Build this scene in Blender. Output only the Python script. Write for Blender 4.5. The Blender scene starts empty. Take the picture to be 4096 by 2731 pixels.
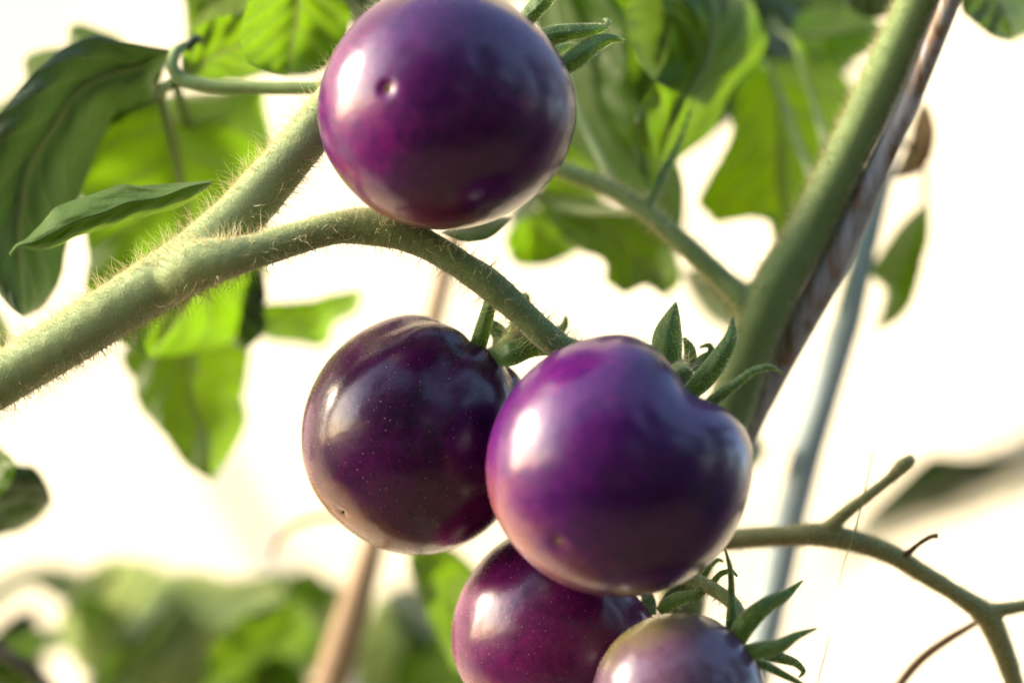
import bpy, math, random
import numpy as np
from mathutils import Vector, noise as mnoise

random.seed(7)
RNG = np.random.default_rng(11)
SC = bpy.context.scene
COL = SC.collection

# ------------------------------------------------------------------ camera
LENS, SENSOR = 85.0, 36.0
FRAME_W = 0.20                                   # metres across the frame at the focus distance
FOCUS = FRAME_W * LENS / SENSOR                  # 0.472 m
PITCH = math.radians(13)
CAM = np.array([0.0, 0.0, 1.15])
RIGHT = np.array([1.0, 0.0, 0.0])
FWD = np.array([0.0, math.cos(PITCH), math.sin(PITCH)])
UP = np.array([0.0, -math.sin(PITCH), math.cos(PITCH)])
cam = bpy.data.cameras.new('camera')
cam_o = bpy.data.objects.new('camera', cam)
COL.objects.link(cam_o)
cam_o.location = CAM
cam_o.rotation_euler = (math.pi / 2 + PITCH, 0, 0)
cam.lens, cam.sensor_width = LENS, SENSOR
cam.clip_start, cam.clip_end = 0.01, 500
cam.dof.use_dof = True
cam.dof.focus_distance = FOCUS + 0.004
cam.dof.aperture_fstop = 4.6
SC.camera = cam_o

# ------------------------------------------------------------------ light
SUN_EL, SUN_AZ = math.radians(24), math.radians(-88)     # azimuth clockwise from +Y
world = bpy.data.worlds.new('World')
SC.world = world
world.use_nodes = True
wn = world.node_tree
sky = wn.nodes.new('ShaderNodeTexSky')
sky.sky_type = 'NISHITA'
sky.sun_disc = False
sky.sun_elevation, sky.sun_rotation = SUN_EL, SUN_AZ
sky.air_density, sky.dust_density, sky.ozone_density = 1.0, 2.2, 1.0
wn.links.new(sky.outputs[0], wn.nodes['Background'].inputs[0])
wn.nodes['Background'].inputs[1].default_value = 0.15
sun = bpy.data.lights.new('sun', 'SUN')
sun.energy, sun.angle, sun.color = 2.0, math.radians(12), (1.0, 0.84, 0.60)
sun_o = bpy.data.objects.new('sun', sun)
COL.objects.link(sun_o)
sd = Vector((math.sin(SUN_AZ) * math.cos(SUN_EL), math.cos(SUN_AZ) * math.cos(SUN_EL), math.sin(SUN_EL)))
sun_o.rotation_euler = (-sd).to_track_quat('-Z', 'Y').to_euler()
vs = SC.view_settings
vs.view_transform, vs.look, vs.exposure, vs.gamma = 'Standard', 'None', 2.3, 1.0
vs.use_curve_mapping = False

# ------------------------------------------------------------------ helpers
PX = FRAME_W / 4096.0                            # metres per photo pixel at the focus distance


def P(x, y, d=0.0):
    """a point in the place: direction through photo pixel (x, y), d millimetres behind the focus distance"""
    t = FOCUS + d * 1e-3
    s = PX * t / FOCUS
    return CAM + FWD * t + RIGHT * ((x - 2048) * s) + UP * ((1365.5 - y) * s)


def S(d=0.0):
    return PX * (FOCUS + d * 1e-3) / FOCUS


def mesh_obj(name, V, F, mat, parent=None, smooth=True):
    me = bpy.data.meshes.new(name)
    V = np.asarray(V, np.float32)
    if isinstance(F, np.ndarray):
        fl, ft = F.ravel().astype(np.int32), np.full(len(F), F.shape[1], np.int32)
    else:
        fl = np.array([i for f in F for i in f], np.int32)
        ft = np.array([len(f) for f in F], np.int32)
    me.vertices.add(len(V))
    me.vertices.foreach_set('co', V.ravel())
    me.loops.add(len(fl))
    me.loops.foreach_set('vertex_index', fl)
    me.polygons.add(len(ft))
    me.polygons.foreach_set('loop_start', np.concatenate([[0], np.cumsum(ft)[:-1]]).astype(np.int32))
    me.update(calc_edges=True)
    if smooth:
        me.polygons.foreach_set('use_smooth', np.ones(len(ft), bool))
    o = bpy.data.objects.new(name, me)
    COL.objects.link(o)
    if mat:
        me.materials.append(mat)
    if parent is not None:
        o.parent = parent
        o.matrix_parent_inverse = parent.matrix_world.inverted()
    return o


def thing(name, label, cat, loc, group=None):
    o = bpy.data.objects.new(name, None)
    COL.objects.link(o)
    o.location = tuple(loc)
    o.empty_display_size = 0.01
    from mathutils import Matrix
    o.matrix_world = Matrix.Translation(Vector(tuple(loc)))
    o['label'], o['category'] = label, cat
    if group:
        o['group'] = group
    return o


def tag(o, label, cat, group=None):
    o['label'], o['category'] = label, cat
    if group:
        o['group'] = group
    return o


def catmull(pts, n):
    """resample an (m,k) control polyline with a centripetal-like Catmull-Rom spline"""
    p = np.asarray(pts, float)
    if len(p) < 3:
        t = np.linspace(0, 1, n)[:, None]
        return p[0] * (1 - t) + p[-1] * t
    seg = np.maximum(np.linalg.norm(np.diff(p[:, :3], axis=0), axis=1), 1e-9)
    cum = np.concatenate([[0], np.cumsum(seg)])
    m = np.empty_like(p)                         # tangents weighted by chord length: no overshoot where spacing changes
    sl = np.diff(p, axis=0) / seg[:, None]
    m[0], m[-1] = sl[0], sl[-1]
    m[1:-1] = (sl[:-1] * seg[1:, None] + sl[1:] * seg[:-1, None]) / (seg[:-1] + seg[1:])[:, None]
    ts = np.linspace(0, cum[-1], n)
    i = np.clip(np.searchsorted(cum, ts, side='right') - 1, 0, len(p) - 2)
    h = seg[i][:, None]
    u = ((ts - cum[i]) / seg[i])[:, None]
    return ((2 * u ** 3 - 3 * u ** 2 + 1) * p[i] + (u ** 3 - 2 * u ** 2 + u) * h * m[i]
            + (-2 * u ** 3 + 3 * u ** 2) * p[i + 1] + (u ** 3 - u ** 2) * h * m[i + 1])


def fbm(p, s, seed=0.0, o=3):
    return mnoise.fractal(Vector((p[0] * s + seed, p[1] * s - seed, p[2] * s + 2 * seed)), 1.0, 2.0, o)


def tube_geo(ctrl, n=40, sides=16, rough=0.0, seed=0.0, flat=1.0, cap=True):
    """ctrl: rows (world x, y, z, radius)"""
    c = catmull(ctrl, n)
    pts, rad = c[:, :3], np.maximum(c[:, 3], 1e-5)
    tan = np.gradient(pts, axis=0)
    tan /= np.linalg.norm(tan, axis=1)[:, None]
    u = np.cross(tan[0], FWD)
    if np.linalg.norm(u) < 0.1:
        u = np.cross(tan[0], UP)
    V, F = [], []
    for i in range(n):
        u = u - tan[i] * np.dot(u, tan[i])
        u /= np.linalg.norm(u)
        w = np.cross(tan[i], u)
        for k in range(sides):
            a = 2 * math.pi * k / sides
            q = u * math.cos(a) + w * math.sin(a) * flat
            r = rad[i]
            if rough:
                r *= 1 + rough * fbm(pts[i] + q * rad[i], 1 / (rad[0] * 2.5), seed)
            V.append(pts[i] + q * r)
    for i in range(n - 1):
        for k in range(sides):
            a, b = i * sides + k, i * sides + (k + 1) % sides
            F.append((a, b, b + sides, a + sides))
    if cap:
        F.append(tuple(range(sides - 1, -1, -1)))
        F.append(tuple((n - 1) * sides + k for k in range(sides)))
    return V, F


def W(rows):
    """rows (x, y, d, r) in photo pixels / millimetres -> world rows"""
    return [np.append(P(x, y, d), r * S(d)) for x, y, d, r in rows]


def tube(name, rows, mat, parent=None, n=40, sides=14, rough=0.0, seed=0.0, flat=1.0, world_rows=None):
    V, F = tube_geo((W(rows) if rows else []) + (world_rows or []), n, sides, rough, seed, flat)
    return mesh_obj(name, V, F, mat, parent)


def fused(name, geos, mat, parent, voxel, smooth=4, bump=0.0, bump_scale=400):
    """several tubes grown together into one continuous skin (forks of a stem)"""
    V, F = [], []
    for v, f in geos:
        k = len(V)
        V += list(v)
        F += [tuple(i + k for i in q) for q in f]
    o = mesh_obj(name, V, F, None)
    m = o.modifiers.new('remesh', 'REMESH')
    m.mode, m.voxel_size, m.use_smooth_shade = 'VOXEL', voxel, True
    s = o.modifiers.new('smooth', 'SMOOTH')
    s.factor, s.iterations = 0.5, smooth
    dg = bpy.context.evaluated_depsgraph_get()
    me = bpy.data.meshes.new_from_object(o.evaluated_get(dg))
    me.name = name
    o.modifiers.clear()
    old = o.data
    o.data = me
    bpy.data.meshes.remove(old)
    me.materials.clear()
    me.materials.append(mat)
    n = len(me.vertices)
    co = np.empty(n * 3)
    no = np.empty(n * 3)
    me.vertices.foreach_get('co', co)
    me.vertex_normals.foreach_get('vector', no)
    co, no = co.reshape(-1, 3), no.reshape(-1, 3)
    if bump:
        h = np.array([fbm(c, bump_scale, 3.3) for c in co])
        co = co + no * (h * bump)[:, None]
        me.vertices.foreach_set('co', co.ravel())
    me.polygons.foreach_set('use_smooth', [True] * len(me.polygons))
    me.update()
    o.parent = parent
    o.matrix_parent_inverse = parent.matrix_world.inverted()
    return o


def surf_sample(o, n, keep=None):
    me = o.data
    me.calc_loop_triangles()
    V = np.empty(len(me.vertices) * 3, np.float32)
    me.vertices.foreach_get('co', V)
    V = V.reshape(-1, 3).astype(float)
    Nn = np.empty(len(me.vertices) * 3, np.float32)
    me.vertex_normals.foreach_get('vector', Nn)
    Nn = Nn.reshape(-1, 3).astype(float)
    T = np.empty(len(me.loop_triangles) * 3, np.int32)
    me.loop_triangles.foreach_get('vertices', T)
    T = T.reshape(-1, 3)
    a = np.linalg.norm(np.cross(V[T[:, 1]] - V[T[:, 0]], V[T[:, 2]] - V[T[:, 0]]), axis=1)
    if keep is not None:                         # spend the hairs on what is kept
        a = a * keep(V[T[:, 0]], Nn[T[:, 0]])
    idx = RNG.choice(len(T), n, p=a / a.sum())
    b = RNG.dirichlet((1, 1, 1), n)
    p = (V[T[idx]] * b[:, :, None]).sum(1)
    q = (Nn[T[idx]] * b[:, :, None]).sum(1)
    q /= np.linalg.norm(q, axis=1)[:, None] + 1e-12
    return p, q


def hairs(name, o, n, lmin, lmax, rad, mat, parent, bend=0.6, lean=(0, 0, 0), keep=None, segs=4, power=2.0, sides=3, spread=0.28):
    """tapered curved hairs growing from the surface of o, as one mesh (lengths in mm)"""
    p, q = surf_sample(o, n, keep)

    def nrm(v):
        return v / (np.linalg.norm(v, axis=1)[:, None] + 1e-9)
    L = (lmin + (lmax - lmin) * RNG.random(n) ** power) * 1e-3
    d = nrm(q + RNG.normal(0, spread, (n, 3)))
    side = nrm(np.cross(d, RNG.normal(0, 1, (n, 3))))
    curl = side * (bend * (0.3 + RNG.random(n)))[:, None] + np.array(lean, float)
    pos = p - q * 5e-5
    rings = []
    ang = 2 * np.pi * np.arange(sides) / sides
    for k in range(segs + 1):
        r = rad * 1e-3 * (1 - 0.82 * k / segs)
        e1 = nrm(np.cross(d, FWD + 0.01))
        e2 = np.cross(d, e1)
        rings.append(pos[:, None, :] + r * (e1[:, None, :] * np.cos(ang)[None, :, None] + e2[:, None, :] * np.sin(ang)[None, :, None]))
        d = nrm(d + curl / segs)
        pos = pos + d * (L / segs)[:, None]
    V = np.stack(rings, 1).reshape(-1, 3)        # hair, ring, side
    base = np.arange(n)[:, None, None] * (segs + 1) * sides
    a = base + np.arange(segs)[None, :, None] * sides + np.arange(sides)[None, None, :]
    b = base + np.arange(segs)[None, :, None] * sides + ((np.arange(sides) + 1) % sides)[None, None, :]
    F = np.stack([a, b, b + sides, a + sides], -1).reshape(-1, 4)
    h = mesh_obj(name, V, F, mat, parent)
    h['kind'] = 'stuff'
    return h


def resample(poly, n):
    p = np.asarray(poly, float)
    return catmull(np.column_stack([p, np.zeros((len(p), 3 - p.shape[1]))]) if p.shape[1] < 3 else p, n)


def leaf(name, left, right, mat, parent, d=40.0, tilt=(0, 0), cup=0.0, quilt=0.6, veins=7, nu=56, nv=28, seed=1.0, ripple=1.5, edge=0.07, arch=0.0, mid=None):
    """left / right: margin polylines from base to tip in photo pixels; the blade gets its own depth:
    tilt (mm along, mm across), cup (mm at the margins), arch (mm at mid length), quilting between veins"""
    Lc, Rc = resample(left, nu)[:, :2], resample(right, nu)[:, :2]
    Mc = resample(mid, nu)[:, :2] if mid else None
    V, UV = [], []
    for i in range(nu):
        u = i / (nu - 1)
        wob = edge * (mnoise.noise(Vector((u * 9, seed, 0.3))) + 0.7 * mnoise.noise(Vector((u * 24, seed, 2.3))))
        wob2 = edge * (mnoise.noise(Vector((u * 9, seed, 7.3))) + 0.7 * mnoise.noise(Vector((u * 24, seed, 9.3))))
        a, b = Lc[i], Rc[i]
        m = Mc[i] if Mc is not None else (a + b) / 2
        a = a + (a - m) * wob
        b = b + (b - m) * wob2
        w = np.linalg.norm(b - a)
        for j in range(nv):
            v = -1 + 2 * j / (nv - 1)
            q = m + (a - m) * (-v) if v < 0 else m + (b - m) * v
            dd = d + tilt[0] * (u - 0.5) + tilt[1] * v + cup * v * v + arch * (1 - (2 * u - 1) ** 2)
            ph = veins * (u - 0.28 * abs(v)) * 2 * math.pi
            fade = min(1.0, w / 200.0)
            dd += quilt * (math.cos(ph) * 0.5 * min(1, abs(v) * 3) - math.exp(-(v * 9) ** 2) * 1.2) * fade
            dd += ripple * fade * mnoise.noise(Vector((u * 3.2 + seed, v * 1.6 + 1.7 * seed, seed)))
            dd += 0.8 * ripple * fade * abs(v) ** 3 * mnoise.noise(Vector((u * 8 + seed, math.copysign(4, v), seed)))
            V.append(P(q[0], q[1], dd))
            UV.append((u, 0.5 + 0.5 * v))
    F = [(i * nv + j, i * nv + j + 1, (i + 1) * nv + j + 1, (i + 1) * nv + j) for i in range(nu - 1) for j in range(nv - 1)]
    o = mesh_obj(name, V, F, mat, parent)
    uvl = o.data.uv_layers.new(name='UVMap')
    li = np.empty(len(o.data.loops), int)
    o.data.loops.foreach_get('vertex_index', li)
    uvl.data.foreach_set('uv', np.array(UV)[li].ravel())
    return o


def sepal(name, ctr, mat, parent, fold=0.25, thick=0.28, n=26, nv=9):
    """ctr rows (x, y, d, half width px): a fleshy folded blade along a curve, with thickness"""
    c = catmull(np.array(ctr, float), n)
    tan = np.gradient(c[:, :2], axis=0)
    tan /= np.linalg.norm(tan, axis=1)[:, None] + 1e-9
    nor = np.column_stack([-tan[:, 1], tan[:, 0]])
    top, bot = [], []
    for i in range(n):
        hw = max(c[i, 3], 1.0)
        for j in range(nv):
            v = -1 + 2 * j / (nv - 1)
            x, y = c[i, :2] + nor[i] * v * hw
            wave = 0.06 * hw * PX * 1e3 * math.sin(i * 0.9 + 2 * v)
            dm = c[i, 2] + fold * abs(v) * hw * PX * 1e3 * 2 + wave
            th = thick * math.sqrt(max(0.0, 1 - v * v)) * min(1.0, hw / 14)
            top.append(P(x, y, dm - th * 0.5))
            bot.append(P(x, y, dm + th * 0.5))
    V = top + bot
    m = n * nv
    F = []
    for i in range(n - 1):
        for j in range(nv - 1):
            a = i * nv + j
            F.append((a, a + 1, a + nv + 1, a + nv))
            F.append((m + a, m + a + nv, m + a + nv + 1, m + a + 1))
    for i in range(n - 1):
        a, b = i * nv, i * nv + nv - 1
        F.append((a, a + nv, m + a + nv, m + a))
        F.append((b, m + b, m + b + nv, b + nv))
    for j in range(nv - 1):
        F.append((j, m + j, m + j + 1, j + 1))
        a = (n - 1) * nv + j
        F.append((a, a + 1, m + a + 1, m + a))
    o = mesh_obj(name, V, F, mat, parent)
    o.data.validate()
    return o


# ------------------------------------------------------------------ materials
def new_mat(name):
    m = bpy.data.materials.new(name)
    m.use_nodes = True
    nt = m.node_tree
    return m, nt, nt.nodes['Principled BSDF'], nt.nodes['Material Output']


def N(nt, t, **kw):
    n = nt.nodes.new(t)
    for k, v in kw.items():
        setattr(n, k, v)
    return n


def ramp(nt, fac, stops):
    r = N(nt, 'ShaderNodeValToRGB')
    els = r.color_ramp.elements
    while len(els) < len(stops):
        els.new(0.5)
    for e, (p, c) in zip(els, stops):
        e.position, e.color = p, (*c, 1)
    nt.links.new(fac, r.inputs[0])
    return r.outputs[0]


def mixc(nt, fac, a, b, mode='MIX'):
    m = N(nt, 'ShaderNodeMix', data_type='RGBA', blend_type=mode)
    for sock, v in ((m.inputs[0], fac), (m.inputs[6], a), (m.inputs[7], b)):
        if hasattr(v, 'is_linked') or hasattr(v, 'links'):
            nt.links.new(v, sock)
        elif isinstance(v, (int, float)):
            sock.default_value = v
        else:
            sock.default_value = (*v, 1)
    return m.outputs[2]


def math_n(nt, op, a, b=None, c=None):
    m = N(nt, 'ShaderNodeMath', operation=op)
    for s, v in zip(m.inputs, (a, b, c)):
        if v is None:
            continue
        if isinstance(v, (int, float)):
            s.default_value = v
        else:
            nt.links.new(v, s)
    return m.outputs[0]


def noise_t(nt, vec, scale, detail=3, rough=0.5, dist=0.0):
    n = N(nt, 'ShaderNodeTexNoise')
    n.inputs['Scale'].default_value, n.inputs['Detail'].default_value = scale, detail
    n.inputs['Roughness'].default_value, n.inputs['Distortion'].default_value = rough, dist
    nt.links.new(vec, n.inputs['Vector'])
    return n.outputs[0]


def tomato_mat(name, dark, mid, light, under, dots=0.6, seed=0.0, rough=0.245, sheen=0.02):
    m, nt, b, out = new_mat(name)
    tc = N(nt, 'ShaderNodeTexCoord')
    mp = N(nt, 'ShaderNodeMapping')
    mp.inputs['Location'].default_value = (seed, seed * 2, -seed)
    nt.links.new(tc.outputs['Object'], mp.inputs[0])
    v = mp.outputs[0]
    big = math_n(nt, 'ADD', math_n(nt, 'MULTIPLY', noise_t(nt, v, 34, 2, 0.5, 0.3), 0.42),
                 math_n(nt, 'ADD', math_n(nt, 'MULTIPLY', noise_t(nt, v, 420, 4, 0.7, 0.5), 0.33), math_n(nt, 'MULTIPLY', noise_t(nt, v, 1700, 3, 0.7), 0.25)))
    col = ramp(nt, big, [(0.36, dark), (0.50, mid), (0.64, light)])
    streak = noise_t(nt, v, 170, 4, 0.6, 1.2)
    col = mixc(nt, math_n(nt, 'MULTIPLY', streak, 0.35), col, mid)
    at = N(nt, 'ShaderNodeAttribute', attribute_name='under_tint')
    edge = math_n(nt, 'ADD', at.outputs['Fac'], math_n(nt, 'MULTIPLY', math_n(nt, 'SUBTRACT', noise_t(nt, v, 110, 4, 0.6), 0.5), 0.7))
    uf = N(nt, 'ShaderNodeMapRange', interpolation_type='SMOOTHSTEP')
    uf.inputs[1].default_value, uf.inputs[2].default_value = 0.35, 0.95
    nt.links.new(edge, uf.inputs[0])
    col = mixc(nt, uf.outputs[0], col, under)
    pt = N(nt, 'ShaderNodeAttribute', attribute_name='scar')
    pf = N(nt, 'ShaderNodeMapRange', interpolation_type='SMOOTHSTEP')
    pf.inputs[1].default_value, pf.inputs[2].default_value = 0.35, 0.75
    nt.links.new(math_n(nt, 'ADD', pt.outputs['Fac'], math_n(nt, 'MULTIPLY', math_n(nt, 'SUBTRACT', noise_t(nt, v, 900, 4, 0.7), 0.5), 0.9)), pf.inputs[0])
    # pale pin-prick glands
    vo = N(nt, 'ShaderNodeTexVoronoi')
    vo.inputs['Scale'].default_value = 900
    nt.links.new(v, vo.inputs['Vector'])
    dot = N(nt, 'ShaderNodeMapRange')
    dot.inputs[1].default_value, dot.inputs[2].default_value = 0.15, 0.06
    nt.links.new(vo.outputs['Distance'], dot.inputs[0])
    sep = N(nt, 'ShaderNodeSeparateColor')
    nt.links.new(vo.outputs['Color'], sep.inputs[0])
    df = math_n(nt, 'MULTIPLY', dot.outputs[0], math_n(nt, 'MULTIPLY', sep.outputs[0], dots))
    col = mixc(nt, df, col, (0.42, 0.24, 0.20))
    col = mixc(nt, math_n(nt, 'MULTIPLY', pf.outputs[0], pt.outputs['Fac']), col, (0.11, 0.06, 0.025))
    nt.links.new(col, b.inputs['Base Color'])
    rr = math_n(nt, 'ADD', math_n(nt, 'MULTIPLY', noise_t(nt, v, 150, 5, 0.7), 0.20), rough - 0.10)
    nt.links.new(rr, b.inputs['Roughness'])
    b.inputs['IOR'].default_value = 1.5
    b.inputs['Specular IOR Level'].default_value = 0.5
    b.inputs['Coat Weight'].default_value = 0.04
    b.inputs['Coat Roughness'].default_value = 0.12
    b.inputs['Subsurface Weight'].default_value = 0.12
    b.inputs['Subsurface Radius'].default_value = (1.0, 0.25, 0.2)
    b.inputs['Subsurface Scale'].default_value = 0.003
    b.inputs['Sheen Weight'].default_value = sheen
    b.inputs['Sheen Roughness'].default_value = 0.5
    b.inputs['Sheen Tint'].default_value = (0.86, 0.78, 1.0, 1)
    bp = N(nt, 'ShaderNodeBump')
    bp.inputs['Strength'].default_value, bp.inputs['Distance'].default_value = 0.22, 0.0006
    nt.links.new(noise_t(nt, v, 240, 3), bp.inputs['Height'])
    nt.links.new(bp.outputs[0], b.inputs['Normal'])
    return m


def leaf_mat(name, front, trans, tw=0.5, rough=0.42, spec=0.45, vein=(0.10, 0.14, 0.03), veins=7.0, blotch=None):
    m, nt, b, out = new_mat(name)
    uv = N(nt, 'ShaderNodeUVMap', uv_map='UVMap')
    sp = N(nt, 'ShaderNodeSeparateXYZ')
    nt.links.new(uv.outputs[0], sp.inputs[0])
    tc = N(nt, 'ShaderNodeTexCoord')
    o = tc.outputs['Object']
    av = math_n(nt, 'MULTIPLY', math_n(nt, 'ABSOLUTE', math_n(nt, 'SUBTRACT', sp.outputs[1], 0.5)), 2.0)
    wob = math_n(nt, 'MULTIPLY', math_n(nt, 'SUBTRACT', noise_t(nt, o, 60, 2), 0.5), 0.10)
    ph = math_n(nt, 'MULTIPLY', math_n(nt, 'ADD', math_n(nt, 'SUBTRACT', sp.outputs[0], math_n(nt, 'MULTIPLY', av, 0.28)), wob), veins)
    fr = math_n(nt, 'ABSOLUTE', math_n(nt, 'SUBTRACT', math_n(nt, 'FRACT', ph), 0.5))
    sec = N(nt, 'ShaderNodeMapRange', interpolation_type='SMOOTHSTEP')
    sec.inputs[1].default_value, sec.inputs[2].default_value = 0.14, 0.02
    nt.links.new(fr, sec.inputs[0])
    mr = N(nt, 'ShaderNodeMapRange', interpolation_type='SMOOTHSTEP')
    mr.inputs[1].default_value, mr.inputs[2].default_value = 0.10, 0.02
    nt.links.new(math_n(nt, 'ADD', av, math_n(nt, 'MULTIPLY', wob, 0.3)), mr.inputs[0])
    vf = math_n(nt, 'MAXIMUM', math_n(nt, 'MULTIPLY', sec.outputs[0], 0.45), math_n(nt, 'MULTIPLY', mr.outputs[0], 0.9))
    n1 = noise_t(nt, o, 45, 4, 0.6)
    n2 = noise_t(nt, o, 300, 3, 0.6)
    f2 = tuple(c * 0.6 for c in front)
    col = ramp(nt, n1, [(0.3, f2), (0.7, front)])
    if blotch:
        bf = N(nt, 'ShaderNodeMapRange', interpolation_type='SMOOTHSTEP')
        bf.inputs[1].default_value, bf.inputs[2].default_value = 0.55, 0.75
        nt.links.new(noise_t(nt, o, 28, 4), bf.inputs[0])
        col = mixc(nt, bf.outputs[0], col, blotch)
    col = mixc(nt, math_n(nt, 'MULTIPLY', vf, 0.4), col, tuple(min(1, c * 1.3 + 0.01) for c in front))
    nt.links.new(col, b.inputs['Base Color'])
    b.inputs['Roughness'].default_value = rough
    b.inputs['Specular IOR Level'].default_value = spec
    b.inputs['Sheen Weight'].default_value = 0.15
    b.inputs['Sheen Tint'].default_value = (0.9, 1.0, 0.8, 1)
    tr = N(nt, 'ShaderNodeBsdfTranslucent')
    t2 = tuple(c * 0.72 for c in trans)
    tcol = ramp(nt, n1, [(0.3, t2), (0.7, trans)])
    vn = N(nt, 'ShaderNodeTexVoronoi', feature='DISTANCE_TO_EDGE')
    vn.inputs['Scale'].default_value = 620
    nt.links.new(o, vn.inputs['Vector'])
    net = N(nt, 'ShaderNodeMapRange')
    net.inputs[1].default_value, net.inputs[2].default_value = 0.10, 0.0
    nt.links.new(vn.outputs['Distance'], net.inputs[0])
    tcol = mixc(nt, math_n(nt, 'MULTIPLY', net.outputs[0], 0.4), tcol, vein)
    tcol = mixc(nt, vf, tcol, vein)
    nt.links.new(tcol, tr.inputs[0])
    bp = N(nt, 'ShaderNodeBump')
    bp.inputs['Strength'].default_value, bp.inputs['Distance'].default_value = 0.35, 0.0008
    nt.links.new(math_n(nt, 'SUBTRACT', n2, math_n(nt, 'ADD', vf, math_n(nt, 'MULTIPLY', net.outputs[0], 0.22))), bp.inputs['Height'])
    nt.links.new(bp.outputs[0], b.inputs['Normal'])
    mx = N(nt, 'ShaderNodeMixShader')
    mx.inputs[0].default_value = tw
    nt.links.new(b.outputs[0], mx.inputs[1])
    nt.links.new(tr.outputs[0], mx.inputs[2])
    nt.links.new(mx.outputs[0], out.inputs['Surface'])
    return m


def stem_mat(name, c1, c2, sheen=0.6, rough=0.6, scale=90, fine=2500, sss=0.12, spec=0.3, bump=0.5):
    m, nt, b, out = new_mat(name)
    tc = N(nt, 'ShaderNodeTexCoord')
    o = tc.outputs['Object']
    col = ramp(nt, noise_t(nt, o, scale, 4, 0.6), [(0.3, c1), (0.7, c2)])
    f = noise_t(nt, o, fine, 2, 0.6)
    col = mixc(nt, math_n(nt, 'MULTIPLY', f, 0.35), col, tuple(min(1, c * 1.5 + 0.02) for c in c2))
    nt.links.new(col, b.inputs['Base Color'])
    b.inputs['Roughness'].default_value = rough
    b.inputs['Specular IOR Level'].default_value = spec
    b.inputs['Subsurface Weight'].default_value = sss
    b.inputs['Subsurface Radius'].default_value = (0.7, 1.0, 0.3)
    b.inputs['Subsurface Scale'].default_value = 0.002
    b.inputs['Sheen Weight'].default_value = sheen
    b.inputs['Sheen Roughness'].default_value = 0.4
    b.inputs['Sheen Tint'].default_value = (1.0, 0.95, 0.72, 1)
    bp = N(nt, 'ShaderNodeBump')
    bp.inputs['Strength'].default_value, bp.inputs['Distance'].default_value = bump, 0.0003
    nt.links.new(f, bp.inputs['Height'])
    nt.links.new(bp.outputs[0], b.inputs['Normal'])
    return m


def add_young(m, c1, c2):
    nt = m.node_tree
    b = nt.nodes['Principled BSDF']
    src = b.inputs['Base Color'].links[0].from_socket
    at = N(nt, 'ShaderNodeAttribute', attribute_name='young')
    tc = N(nt, 'ShaderNodeTexCoord')
    col = ramp(nt, noise_t(nt, tc.outputs['Object'], 700, 4, 0.6), [(0.3, c1), (0.7, c2)])
    nt.links.new(mixc(nt, at.outputs['Fac'], src, col), b.inputs['Base Color'])


def hair_mat(name, col, tr=0.5):
    m, nt, b, out = new_mat(name)
    b.inputs['Base Color'].default_value = (*col, 1)
    b.inputs['Roughness'].default_value = 0.4
    t = N(nt, 'ShaderNodeBsdfTranslucent')
    t.inputs[0].default_value = (*col, 1)
    mx = N(nt, 'ShaderNodeMixShader')
    mx.inputs[0].default_value = tr
    nt.links.new(b.outputs[0], mx.inputs[1])
    nt.links.new(t.outputs[0], mx.inputs[2])
    nt.links.new(mx.outputs[0], out.inputs['Surface'])
    return m


M = {}
M['stem'] = stem_mat('pale_stem', (0.18, 0.26, 0.105), (0.25, 0.33, 0.145))
M['truss'] = stem_mat('truss_stem', (0.07, 0.115, 0.035), (0.13, 0.18, 0.06), sheen=0.5)
add_young(M['stem'], (0.14, 0.22, 0.07), (0.21, 0.29, 0.11))
M['stem_b'] = stem_mat('green_stem', (0.11, 0.18, 0.05), (0.17, 0.25, 0.08), sheen=0.8)
M['sepal'] = stem_mat('sepal_green', (0.035, 0.085, 0.028), (0.075, 0.14, 0.045), sheen=0.25, rough=0.5, scale=200, sss=0.2)
M['sepal_dry'] = stem_mat('sepal_dry', (0.10, 0.045, 0.02), (0.16, 0.08, 0.04), sheen=0.2)
M['bare'] = stem_mat('bare_truss', (0.22, 0.23, 0.08), (0.31, 0.30, 0.12), sheen=0.6)
M['hair'] = hair_mat('hair', (0.80, 0.74, 0.50))
M['fuzz'] = hair_mat('fuzz', (0.75, 0.60, 0.45))
M['scar'] = stem_mat('blossom_scar', (0.07, 0.035, 0.012), (0.20, 0.11, 0.03), sheen=0.0)
M['tan'] = stem_mat('tan_stake', (0.30, 0.19, 0.11), (0.42, 0.29, 0.18), sheen=0.0, scale=40, sss=0.0)
M['blue'] = stem_mat('grey_pole', (0.28, 0.37, 0.42), (0.38, 0.47, 0.52), sheen=0.0, scale=30, sss=0.0)
M['dark'] = stem_mat('dark_twig', (0.02, 0.015, 0.012), (0.05, 0.04, 0.03), sheen=0.0, sss=0.0)
M['post'] = stem_mat('pale_post', (0.50, 0.47, 0.50), (0.60, 0.57, 0.58), sheen=0.0, sss=0.0)
M['net'] = hair_mat('net_cloth', (0.72, 0.70, 0.60), 0.75)
M['tendril'] = hair_mat('tendril', (0.45, 0.36, 0.12), 0.5)
M['row'] = hair_mat('blocker_leaf', (0.05, 0.10, 0.02), 0.4)
M['brown'] = leaf_mat('dried_leaf', (0.16, 0.08, 0.04), (0.30, 0.13, 0.05), tw=0.35)
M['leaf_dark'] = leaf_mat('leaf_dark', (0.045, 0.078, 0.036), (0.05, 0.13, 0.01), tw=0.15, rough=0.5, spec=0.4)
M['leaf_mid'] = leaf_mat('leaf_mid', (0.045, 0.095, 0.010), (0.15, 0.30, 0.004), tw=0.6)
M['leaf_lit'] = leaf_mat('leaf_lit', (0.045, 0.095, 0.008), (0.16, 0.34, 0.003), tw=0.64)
M['leaf_glow'] = leaf_mat('leaf_glow', (0.05, 0.12, 0.008), (0.32, 0.60, 0.004), tw=0.78)  # brighter leaf copy: backlight that never reaches these leaves is put into the colour
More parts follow.
